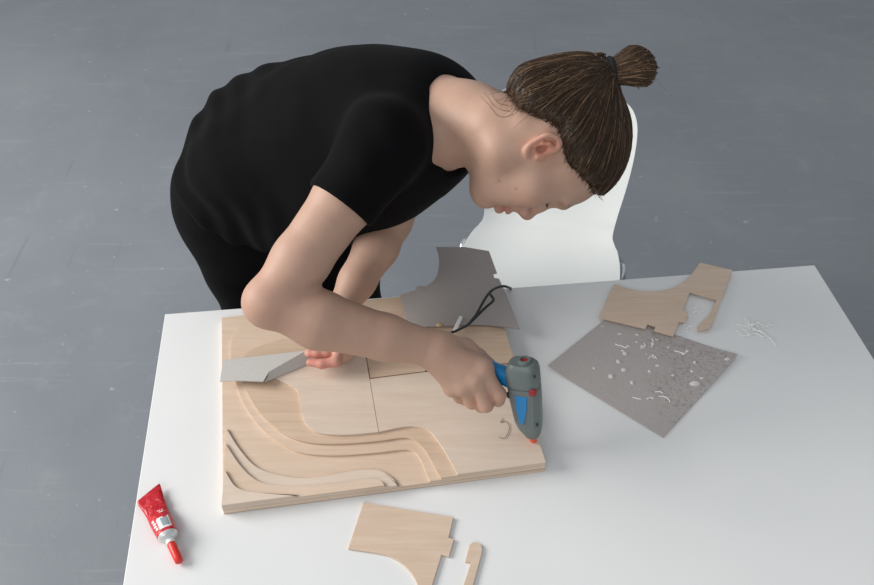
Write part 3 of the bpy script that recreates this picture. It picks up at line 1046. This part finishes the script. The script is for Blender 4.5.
# folds
def folds(P):
    qa = (P - PEL) @ axs; ql = (P - PEL) @ rlat; qb = (P - PEL) @ bn
    w = np.clip(1 - qa / .35, 0, 1)
    wx = qa * 1.0 + .03 * np.sin(ql * 21 + 1) + .02 * np.sin(qb * 33)
    wy = ql + .03 * np.sin(qa * 19 + 2) + .02 * np.sin(qb * 27 + .5)
    a = (np.sin(wy * 52 + wx * 60) + .7 * np.sin(wx * 95 - wy * 35 + 1.3)) * .0042 * w ** 1.5 * (.5 + .5 * np.sin(wx * 13 + wy * 17))
    b = np.sin(wx * 41 - wy * 22) * .0012
    qs = (P - SR)
    c = np.sin(qs @ nrm(ELR - SR) * 85 + (qs @ bn) * 50 + 2 * np.sin(ql * 30)) * .0014 * np.exp(-(qs ** 2).sum(1) / .11 ** 2)
    return a + b + c
tee.add(folds, PEL - 1, PEL + 1, .001, 'd')
TV, TF = tee.mesh(.0042)
obj('t_shirt', TV, TF, M['tee'], person, smooth=True)

# ---- trousers
tr = Field()
tr.ell(PEL - [0, 0, .02], (.120, .172, .13), RP, .06)
for H_, K_, A_f in ((HR, KR, FR), (HL, KL, FL)):
    tr.chain([H_ - [0, 0, .02], K_], [.096, .068], .04)
    tr.chain([K_, A_f + [0, 0, .01]], [.072, .060], .03)
tr.add(lambda P: P[:, 2] - .075, PEL - 2, PEL + 2, .002, 's')
def tfold(P): return np.sin(P[:, 2] * 55 + P[:, 0] * 25 + 2 * np.sin(P[:, 1] * 30)) * .0022 + np.sin(P[:, 2] * 23 - P[:, 1] * 40) * .002
tr.add(tfold, PEL - 2, PEL + 2, .001, 'd')
V, Fc = tr.mesh(.0065)
obj('trousers', V, Fc, M['trousers'], person, smooth=True)
# ---- shoes
fd = nrm(np.array([-rp[1], rp[0], 0])); fd = fd if fd[1] < 0 else -fd
for A_f in (FR, FL):
    sh = Field()
    b0 = np.array([A_f[0], A_f[1], 0])
    sh.ell(b0 - fd * .02 + [0, 0, .05], (.055, .036, .045), basis(fd, np.cross([0, 0, 1], fd), [0, 0, 1]), .02)
    sh.ell(b0 + fd * .09 + [0, 0, .035], (.10, .043, .034), basis(fd, np.cross([0, 0, 1], fd), [0, 0, 1]), .03)
    sh.cone(b0 + [0, 0, .06], b0 + [0, 0, .10], .042, .044, .02)
    sh.add(lambda P: P[:, 2] - .016, b0 - 1, b0 + 1, .002, 's')
    V, Fc = sh.mesh(.005)
    s_o = obj('shoe', V, Fc, M['shoe'], person, smooth=True)
    out = []
    yv = np.cross([0, 0, 1], fd)
    for k in range(28):
        a = 2 * math.pi * k / 28
        c, s = math.cos(a), math.sin(a)
        out.append((b0 + fd * (.055 + .135 * math.copysign(abs(c) ** .85, c)) + yv * (.041 + .004 * c) * math.copysign(abs(s) ** .8, s))[:2])
    obj('sole', *prism(out, 0.0, .017), M['sole'], s_o)

# ---- hair
TIE = (0.012, -.094, .104)
tie = hd(*TIE)
hair = Field()
hair.ell(hd(0, -.008, .044), (.080, .1020, .1010), RH, .02)
hair.ell(hd(0, .026, .056), (.067, .060, .066), RH, .03)
hair.cone(hd(0, -.045, .065), tie, .060, .010, .035)
hair.cone(hd(0, -.070, .020), hd(.005, -.088, .075), .030, .028, .04)
hair.ell(hd(.004, -.072, .006), (.050, .037, .044), RH, .03)
hair.ell(hd(.0, -.082, .055), (.045, .030, .035), RH, .03)
shape = Field(); shape.p = list(hair.p)                      # without the cut, for combing strands over
def hcut(P):
    qq = (P - HO) @ RH
    return (qq[:, 2] - hline(qq[:, 1])) * .8
def htaper(P):
    qq = (P - HO) @ RH
    return .0085 * np.clip(1 - (qq[:, 2] - hline(qq[:, 1])) / .024, 0, 1) ** 1.5 * (qq[:, 1] < .06)
hair.add(htaper, HO - 1, HO + 1, .001, 'd')
shape = Field(); shape.p = list(hair.p)
hair.add(hcut, HO - 1, HO + 1, .004, 's')
# comb grooves running to the tie
def groove(P):
    qq = (P - HO) @ RH
    w = qq - np.array(TIE)
    a = np.arctan2(w[:, 0], -(w[:, 2] * .7 + w[:, 1] * -.7))
    b_ = np.arctan2(w[:, 1] + w[:, 2], np.abs(w[:, 0]) + .02)
    return .0008 * np.sin(a * 60) + .0007 * np.sin(b_ * 47 + a * 9)
hair.add(groove, HO - 1, HO + 1, .001, 'd')
# pony bun
pcen = hd(.014, -.112, .168)
V, Fc = hair.mesh(.003)
def hcolor(n_or, base=(.060, .036, .022)): return np.array(base)
qh = (V - HO) @ RH
edge_w = np.clip(1 - (qh[:, 2] - hline(qh[:, 1])) / .018, 0, 1)[:, None]
hc = np.tile(np.array([.040, .025, .0165]), (len(V), 1))
hc = hc * (1 - .25 * edge_w) + np.array([.20, .12, .08]) * .25 * edge_w
HVs, HFs, HCs = [V], [Fc.tolist()], [hc]
nv = len(V)
def add_strand(pts, rs, c):
    global nv
    v, f = tube(pts, rs, 4, False)
    HVs.append(np.array(v)); HFs.append([tuple(i + nv for i in q_) for q_ in f]); HCs.append(np.tile(np.array(c), (len(v), 1)))
    nv += len(v)
def strand_color(cl_=None):
    t = rng.random() if cl_ is None else cl_
    if t < .62: b_ = np.array([.036, .0215, .0130])
    elif t < .88: b_ = np.array([.082, .049, .028])
    else: b_ = np.array([.20, .125, .070])
    return b_ * rng.uniform(.8, 1.2)
# roots on the scalp
idx = rng.choice(len(V), 9500)
roots = V[idx]
wl = qh[idx]
ok = (np.linalg.norm(roots - tie, axis=1) > .02) & (np.abs(shape.eval(roots)) < .0022)
roots = roots[ok][:7000]
ns, npt = len(roots), 12
T = np.linspace(0, 1, npt)[None, :, None]
jit = rng.normal(0, .0035, (ns, 1, 3)) * (T ** 2)
P = roots[:, None] * (1 - T) + (tie + rng.normal(0, .003, (ns, 1, 3))) * T + jit
wav = rng.normal(0, .0022, (ns, 1, 3)) * np.sin(T * math.pi * rng.uniform(.8, 2, (ns, 1, 1)))
P = P + wav
off = rng.uniform(.0002, .0026, (ns, 1)) * np.sin(np.linspace(.15, 1, npt) * math.pi * .9)[None]
fl_ = P.reshape(-1, 3)
for it in range(4):
    d = shape.eval(fl_) - off.ravel()
    e = .001
    g = np.stack([shape.eval(fl_ + np.eye(3)[k] * e) - shape.eval(fl_ - np.eye(3)[k] * e) for k in range(3)], 1) / (2 * e)
    g = g / (np.linalg.norm(g, axis=1)[:, None] + 1e-9)
    fl_ = fl_ - g * np.clip(d, -.03, .03)[:, None]
P = fl_.reshape(ns, npt, 3)
for i in range(ns):
    r = rng.uniform(.00028, .00066)
    w_ = (roots[i] - tie) @ RH
    az = math.atan2(w_[0], -w_[2] + .3 * w_[1]) * 9 + math.atan2(w_[1], -w_[2]) * 7
    lock = .5 + .25 * math.sin(az * 2.3) + .2 * math.sin(az * 5.1 + 1)
    add_strand(P[i], [r * .6] + [r] * (npt - 2) + [r * .7], strand_color(float(np.clip(lock + rng.normal(0, .22), 0, 1))))
# fine hair along the hairline, growing out of the skin
hz_ = hline(q[:, 1]) - q[:, 2]
cand = np.where((hz_ > -.004) & (hz_ < .011) & (q[:, 2] > -.06) & (q[:, 1] > -.11) & ~((np.abs(q[:, 0]) > .069) & (q[:, 1] > -.028) & (q[:, 2] < .034)))[0]
cand = cand[rng.random(len(cand)) < np.where(q[cand, 1] < -.02, 1.0, .45) * np.clip(1.1 - hz_[cand] / .011, .05, 1)]
cand = cand[rng.permutation(len(cand))[:3200]]
r0s = BV[cand]
nb_ = len(r0s)
T3 = np.linspace(0, 1, 6)[None, :, None]
dr3 = tie - r0s
dr3 = dr3 / np.linalg.norm(dr3, axis=1)[:, None] + rng.normal(0, .07, (nb_, 3))
P3 = r0s[:, None] + dr3[:, None] * T3 * rng.uniform(.018, .038, (nb_, 1, 1))
f3 = P3.reshape(-1, 3)
of3 = (.0002 + np.linspace(0, 1, 6)[None] * rng.uniform(.0003, .0030, (nb_, 1))).ravel()
def env(Q): return np.minimum(body.eval(Q), hair.eval(Q))
for it in range(3):
    d = env(f3) - of3
    g = np.stack([env(f3 + np.eye(3)[k] * .001) - env(f3 - np.eye(3)[k] * .001) for k in range(3)], 1)
    g = g / (np.linalg.norm(g, axis=1)[:, None] + 1e-9)
    f3 = f3 - g * np.clip(d, -.008, .008)[:, None]
P3 = f3.reshape(nb_, 6, 3)
for i in range(nb_):
    r = rng.uniform(.00016, .00036)
    add_strand(P3[i], [r * .4, r, r, r, r * .8, r * .5], strand_color(rng.uniform(0, .87)) * 1.15)
# loose curls lying on the neck
for px_ in ([(484, 92), (489, 99), (494, 106), (502, 110), (509, 111)], [(490, 88), (493, 97), (499, 104), (508, 106)], [(480, 96), (488, 104), (497, 115), (505, 116), (512, 113)]):
    Q_ = np.array(cat([pf(u, v, 1.33) for u, v in px_], 4))
    for it in range(10):
        d = body.eval(Q_) - .0008
        Q_ = Q_ + nrm(ray(490, 110)) * np.clip(d, -.02, .02)[:, None]
    for rep in range(2):
        add_strand(Q_ + rng.normal(0, .0006, 3), np.linspace(.00022, .00006, len(Q_))[::-1], (.17, .10, .065))
# flyaways
for i in range(160):
    r0_ = roots[rng.integers(len(roots))]
    e0 = nrm(r0_ - hd(0, 0, .03))
    drn = nrm(tie - r0_)
    l = rng.uniform(.015, .045)
    a_ = nrm(rng.normal(0, 1, 3))
    pts = [r0_ + drn * l * t + e0 * (.002 + .010 * t * rng.uniform(.3, 1)) + a_ * .004 * t * t for t in (0, .3, .6, 1)]
    add_strand(pts, [.00028, .00025, .0002, .0001], (.16, .105, .065))
for k in range(26):                                          # wisps at the nape and temple
    y = rng.uniform(-.085, -.05)
    b_ = hd(rng.uniform(.02, .065), y, hline(y) + .004)
    dd = nrm(HF * rng.uniform(-.2, .6) - HU * rng.uniform(.5, 1) + HX * .15)
    l = rng.uniform(.01, .035)
    pts = [b_ + dd * l * t + HX * .004 * math.sin(t * 3) + HF * .006 * t * t for t in (0, .25, .5, .75, 1)]
    add_strand(pts, [.0003] * 3 + [.0002, .0001], (.13, .08, .05))
for k in range(14):
    b_ = hd(rng.uniform(-.02, .03), .074 + rng.uniform(-.004, .006), .094 + rng.uniform(-.006, .004))
    dd = nrm(HF * rng.uniform(.2, .7) + HU * rng.uniform(.3, 1) + HX * rng.uniform(-.5, .5))
    l = rng.uniform(.006, .016)
    add_strand([b_ + dd * l * t + HF * .003 * t * t for t in (0, .5, 1)], [.0003, .00025, .0001], (.18, .11, .07))
# pony: a folded fan of hair leaving the tie, strands combed over a rounded core
out_d = nrm(HU * .97 - HF * .18)
PC = tie + HU * .047 - HF * .009
pony = Field()
RPn = basis(HX, nrm(HF + HU * .2), nrm(HU - HF * .2))
for c_, r_ in (((.0, -.016, .041), .0195), ((.004, -.000, .055), .0190), ((-.004, -.010, .054), .0185)):
    e_ = tie + HX * c_[0] + HF * c_[1] + HU * c_[2]
    pony.cone(tie + out_d * .002, e_, .0085, r_, .012, 'u', HX, .8)
def pgroove(P):
    qq = (P - tie) @ RPn
    a = np.arctan2(qq[:, 1], qq[:, 2] + .01)
    b_ = np.arctan2(qq[:, 0], qq[:, 2] + .01)
    return .0009 * np.sin(a * 38 + 5 * b_) + .0007 * np.sin(b_ * 31 - a * 6)
pshape = Field(); pshape.p = list(pony.p)
pony.add(pgroove, PC - 1, PC + 1, .001, 'd')
V2, F2 = pony.mesh(.0022)
HVs.append(V2); HFs.append((F2 + nv).tolist()); HCs.append(np.tile(np.array([.085, .055, .034]), (len(V2), 1))); nv += len(V2)
m_ = 900
dirs = rng.normal(0, 1, (m_, 3)); dirs[:, 2] = np.abs(dirs[:, 2]) * .9 - .1
dirs /= np.linalg.norm(dirs, axis=1)[:, None]
T2_ = np.linspace(0, 1, 9)[None, :, None]
ends = PC + (dirs * np.array([.0175, .0265, .0270])) @ RPn.T
P2 = (tie + out_d * .003 + rng.normal(0, .002, (m_, 1, 3))) * (1 - T2_) + ends[:, None] * T2_
P2 = P2 + rng.normal(0, .0012, (m_, 1, 3)) * np.sin(T2_ * 3.1)
f2 = P2.reshape(-1, 3)
of2 = (rng.uniform(.0, .0024, (m_, 1)) * np.ones((1, 9))).ravel()
for it in range(4):
    d = pshape.eval(f2) - of2
    g = np.stack([pshape.eval(f2 + np.eye(3)[k] * .001) - pshape.eval(f2 - np.eye(3)[k] * .001) for k in range(3)], 1)
    g = g / (np.linalg.norm(g, axis=1)[:, None] + 1e-9)
    f2 = f2 - g * np.clip(d, -.02, .02)[:, None]
P2 = f2.reshape(m_, 9, 3)
for i in range(m_):
    r = rng.uniform(.0005, .0010)
    tip = P2[i]
    if rng.random() < .03:                                  # a few ends stand off
        tip = np.concatenate([tip, tip[-1:] + (tip[-1] - PC)[None] * rng.uniform(.1, .3)])
    n_ = len(tip)
    add_strand(tip, [r] * (n_ - 2) + [r * .7, r * .3], strand_color() * 1.5)
for i in range(70):                                          # short tuft on the other side of the tie
    d0 = nrm(-HF * 1.0 - HU * .15 + rng.normal(0, .28, 3))
    b_ = tie - HF * .012 - HU * .003
    add_strand([b_ + d0 * .019 * math.sin(t * 2.2) - HU * .006 * t * t for t in np.linspace(0, 1, 6)], [.0009] * 5 + [.0004], strand_color() * 1.5)
for (a_, b_, c_) in (((.01, -.09, .175), (.012, -.07, .19), (.01, -.055, .207)), ((.0, -.12, .18), (0, -.128, .20), (.0, -.13, .215)), ((-.0, -.125, .05), (0, -.128, .07), (0, -.124, .09))):
    add_strand(cat([hd(*a_), hd(*b_), hd(*c_)], 4), .00022, (.30, .22, .14))
hair_o = obj('hair', np.concatenate(HVs), [tuple(f) for fs in HFs for f in fs], M['hair'], person, smooth=True, attr={'tint': np.concatenate(HCs)})
ht = MB()
for k in range(3):
    R_ = .0160
    cen = tie + out_d * (.0065 + .0058 * (k - 1)) - HF * .002
    u1 = nrm(np.cross(out_d, HX)); u2 = np.cross(out_d, u1)
    P = [cen + (u1 * math.cos(a) * R_ * 1.0 + u2 * math.sin(a) * R_ * .85) for a in np.linspace(0, 2 * math.pi, 25)]
    ht.add(*tube(P, .0056, 8, False))
obj('hair_tie', ht.V, ht.F, M['black'], hair_o, True)
# lashes of the right eye
for sx in (1, -1):
    lv = MB()
    for k in range(12):
        t = k / 11
        p = np.array([sx * (.020 + .022 * t), .0830 - .006 * t + .002 * math.sin(t * 3.1), .0205])
        a = hd(*p); b_ = hd(p[0] + sx * .002 * t, p[1] + .0045, p[2] - .0035); c_ = hd(p[0] + sx * .003 * t, p[1] + .0085, p[2] - .0030)
        lv.add(*tube([a, b_, c_], [.00022, .00018, .00006], 4))
    obj('eyelashes', lv.V, lv.F, M['black'], person, True)

# ------------------------------------------------------------------ glue gun
NZ = at(533, 442, ZT + .0015)
GT = pf(527, 362, 1.328)
gz = nrm(GT - NZ)
hend = pf(455, 356, 1.388)
hst = pf(512, 374, 1.372)
gx = nrm((hst - hend) - gz * ((hst - hend) @ gz))            # away from the handle
gy = np.cross(gz, gx)
GL = np.linalg.norm(GT - NZ)
gun = empty('glue_gun', NZ, 'grey and blue hot glue gun held nozzle down in the right hand', 'glue gun')
gf = frame_obj(NZ, gx, gy, gz)
s_ = GL / .155
def gsec(lst, e=3.2, n=28): return [[gf(x * s_, y * s_, z * s_) for x, y in sup(cx_, 0, hx_, hy_, e, n)] for z, cx_, hx_, hy_ in lst]
o = obj('gun_body', *loft(gsec([(.010, .000, .006, .006), (.014, .0005, .0095, .010), (.022, .0005, .0135, .0135), (.032, -.002, .0180, .0160), (.046, -.004, .0210, .0175), (.085, -.006, .0240, .0185), (.110, -.007, .0250, .0190), (.113, -.007, .0247, .0187), (.1135, -.007, .0232, .0172), (.1150, -.007, .0232, .0172), (.1155, -.007, .0247, .0187), (.120, -.0075, .0255, .0195), (.142, -.0075, .0250, .0190), (.150, -.007, .0225, .0175), (.155, -.007, .0185, .0140)])), M['gun_grey'], gun, 45)
obj('nozzle', *loft(gsec([(-.0005, .001, .0022, .0022), (.003, .001, .0055, .0055), (.012, .0, .0072, .0072), (.0135, .0, .0072, .0072)], 2)), M['gun_tip'], gun, 45)
rc = obj('rear_socket', *loft(gsec([(.1545, -.004, .0105, .0105), (.1575, -.004, .0105, .0105), (.1600, -.004, .0092, .0092), (.1601, -.004, .0062, .0062), (.1560, -.004, .0058, .0058)], 2)), M['gun_grey'], gun, 45)
obj('glue_stick_port', *loft(gsec([(.1562, -.004, .0057, .0057), (.1578, -.004, .0052, .0052)], 2)), M['gun_red'], rc, 45)
# side panels, switch and screws on the side facing the room
sg_ = 1 if gy @ (CAM - NZ) > 0 else -1
def side(name, pts, y0, y1, mt, par=gun, bw=.0008):
    lo_ = [gf(x * s_, sg_ * y0 * s_, z * s_) for x, z in pts]; hi_ = [gf(x * s_, sg_ * y1 * s_, z * s_) for x, z in pts]
    n = len(pts)
    V = lo_ + hi_
    area = sum(pts[i][0] * pts[(i + 1) % n][1] - pts[(i + 1) % n][0] * pts[i][1] for i in range(n))
    Fc = [tuple(range(n)), tuple(range(n, 2 * n))[::-1]] + [(i, n + i, n + (i + 1) % n, (i + 1) % n) for i in range(n)]
    if (area > 0) == (sg_ < 0): Fc = [f[::-1] for f in Fc]
    o = obj(name, V, Fc, mt, par)
    bevel(o, bw, 2)
    return o
side('name_panel', [(-.018, .104), (.001, .103), (-.001, .078), (-.007, .050), (-.013, .050), (-.017, .075)], .015, .0197, M['gun_blue'])
side('side_rib', [(.009, .104), (.011, .104), (.008, .040), (.0045, .040)], .0145, .0178, M['gun_grey'])
for x, z in ((-.021, .088), (.0125, .108), (.0135, .050), (-.017, .056), (.0145, .142)):
    p0 = gf(x * s_, sg_ * (.0135 if abs(x) > .016 else .0155) * s_, z * s_); p1 = gf(x * s_, sg_ * (.0165 if abs(x) > .016 else .0182) * s_, z * s_)
    obj('screw', *tube([p0, p1], .0021, 10), M['gun_dark'], gun, 40)
p0, p1 = gf(.0095 * s_, sg_ * .010 * s_, .113 * s_), gf(.0105 * s_, sg_ * .0212 * s_, .113 * s_)
obj('switch', *tube([p0, p0 + (p1 - p0) * .9, p1], [.0058, .0058, .0042], 14), M['gun_red'], gun, 40)
# handle, running back under the palm
hs = gf(-.022 * s_, 0, .120 * s_)
hdv = nrm(hend - hs)
hl = np.linalg.norm(hend - hs)
hz = nrm(gz - hdv * (gz @ hdv)); hy = np.cross(hdv, hz)
rings = []
for t, a_, b_ in ((-.02, .019, .0150), (.12, .0175, .0145), (.3, .0165, .0140), (.6, .0165, .0145), (.9, .0175, .0150), (1.0, .0165, .0140), (1.02, .012, .010)):
    rings.append([hs + hdv * hl * t + hz * y * .86 + hy * x * .86 for y, x in sup(0, 0, a_, b_, 2.6, 24)])
hdl = obj('handle', *loft(rings), M['gun_blue'], gun, 45)
# trigger under the index finger
p0, p1 = gf(-.024 * s_, 0, .093 * s_), gf(-.034 * s_, 0, .088 * s_)
obj('trigger', *tube([p0, (p0 + p1) / 2, p1], [.006, .0065, .005], 12), M['gun_dark'], gun, 40)
# cord, from the handle's end over the grey card and down the back of the table
ce = hs + hdv * hl * 1.02
pe = at(511, 290, TZ + .004)
dn = np.array([0, 0, -1.0]); ey3 = np.append(ey, 0)
CP = [ce, pf(449, 336, 1.40), pf(456, 331, 1.41), pf(466, 326, 1.43), pf(473, 320, 1.445), pf(484, 309, 1.465), pf(493.3, 300.5, 1.475), pf(491.5, 296, 1.49), pf(489.6, 293, 1.495), pf(494, 289, 1.51), pf(502, 286.3, 1.53), pf(507.5, 287, 1.55), pe + ey3 * .003, pe + ey3 * .010 + dn * .010, pe + ey3 * .012 + dn * .08, np.array([.12, pe[1] + .02, .35]), np.array([.10, 1.22, .03]), np.array([.06, 1.15, .005]), np.array([-.02, .95, .005])]
cord = obj('cord', *tube(cat(CP, 6), .0022, 8), M['cord'], gun, True)
CQ = [pf(470, 322.5, 1.439), pf(476, 315, 1.448), pf(481, 306, 1.462), pf(485, 299, 1.474), pf(489.6, 292.5, 1.490), pf(494, 289, 1.507)]
obj('cord_loop', *tube(cat(CQ, 6), .0022, 8), M['cord'], cord, True)

# spare glue stick lying on the back plate
p0, p1 = at(449, 343, ZT + .006), at(462, 309, ZT + .006)
p0, p1 = at(452, 336, ZT + .0075), at(461, 317, ZT + .0085)
o = obj('glue_stick', *tube([p0, p0 + (p1 - p0) * .03, p0 + (p1 - p0) * .97, p1], [.0030, .0036, .0036, .0030], 14), M['glue_white'], smooth=40)
tag(o, 'white glue stick lying below the cord, behind the right hand', 'glue stick')
p = at(439, 325, ZT + .003)
o = obj('glue_blob', *blob(p, .0055, .0045, .0045), M['glue_yellow'], smooth=True)
tag(o, 'yellowed blob of glue on the lower edge of the grey cutout card', 'glue blob')

# ------------------------------------------------------------------ light
w = bpy.data.worlds.new('world')
scene.world = w
w.use_nodes = True
bg = w.node_tree.nodes['Background']
bg.inputs[0].default_value = (.90, .95, 1.0, 1)
bg.inputs[1].default_value = .43
def area(name, loc, target, sx, sy, power, colr=(1, 1, 1)):
    l = bpy.data.lights.new(name, 'AREA')
    l.shape = 'RECTANGLE'
    l.size, l.size_y = sx, sy
    l.energy = power
    l.color = colr
    o = bpy.data.objects.new(name, l)
    col.objects.link(o)
    o.location = loc
    d = Vector(target) - Vector(loc)
    o.rotation_euler = d.to_track_quat('-Z', 'Y').to_euler()
    return o
area('window_light', (-3.6, 1.3, 2.6), (0.1, 1.0, .7), 2.4, 1.6, 182, (1, .98, .95))
area('fill_light_front', (-1.2, -2.6, 3.2), (0.1, .9, .7), 2.5, 1.6, 42, (1, .98, .96))  # added fill from the front, no window stands there
scene.view_settings.view_transform = 'Standard'
scene.view_settings.look = 'None'
scene.view_settings.exposure = 0
scene.view_settings.gamma = 1
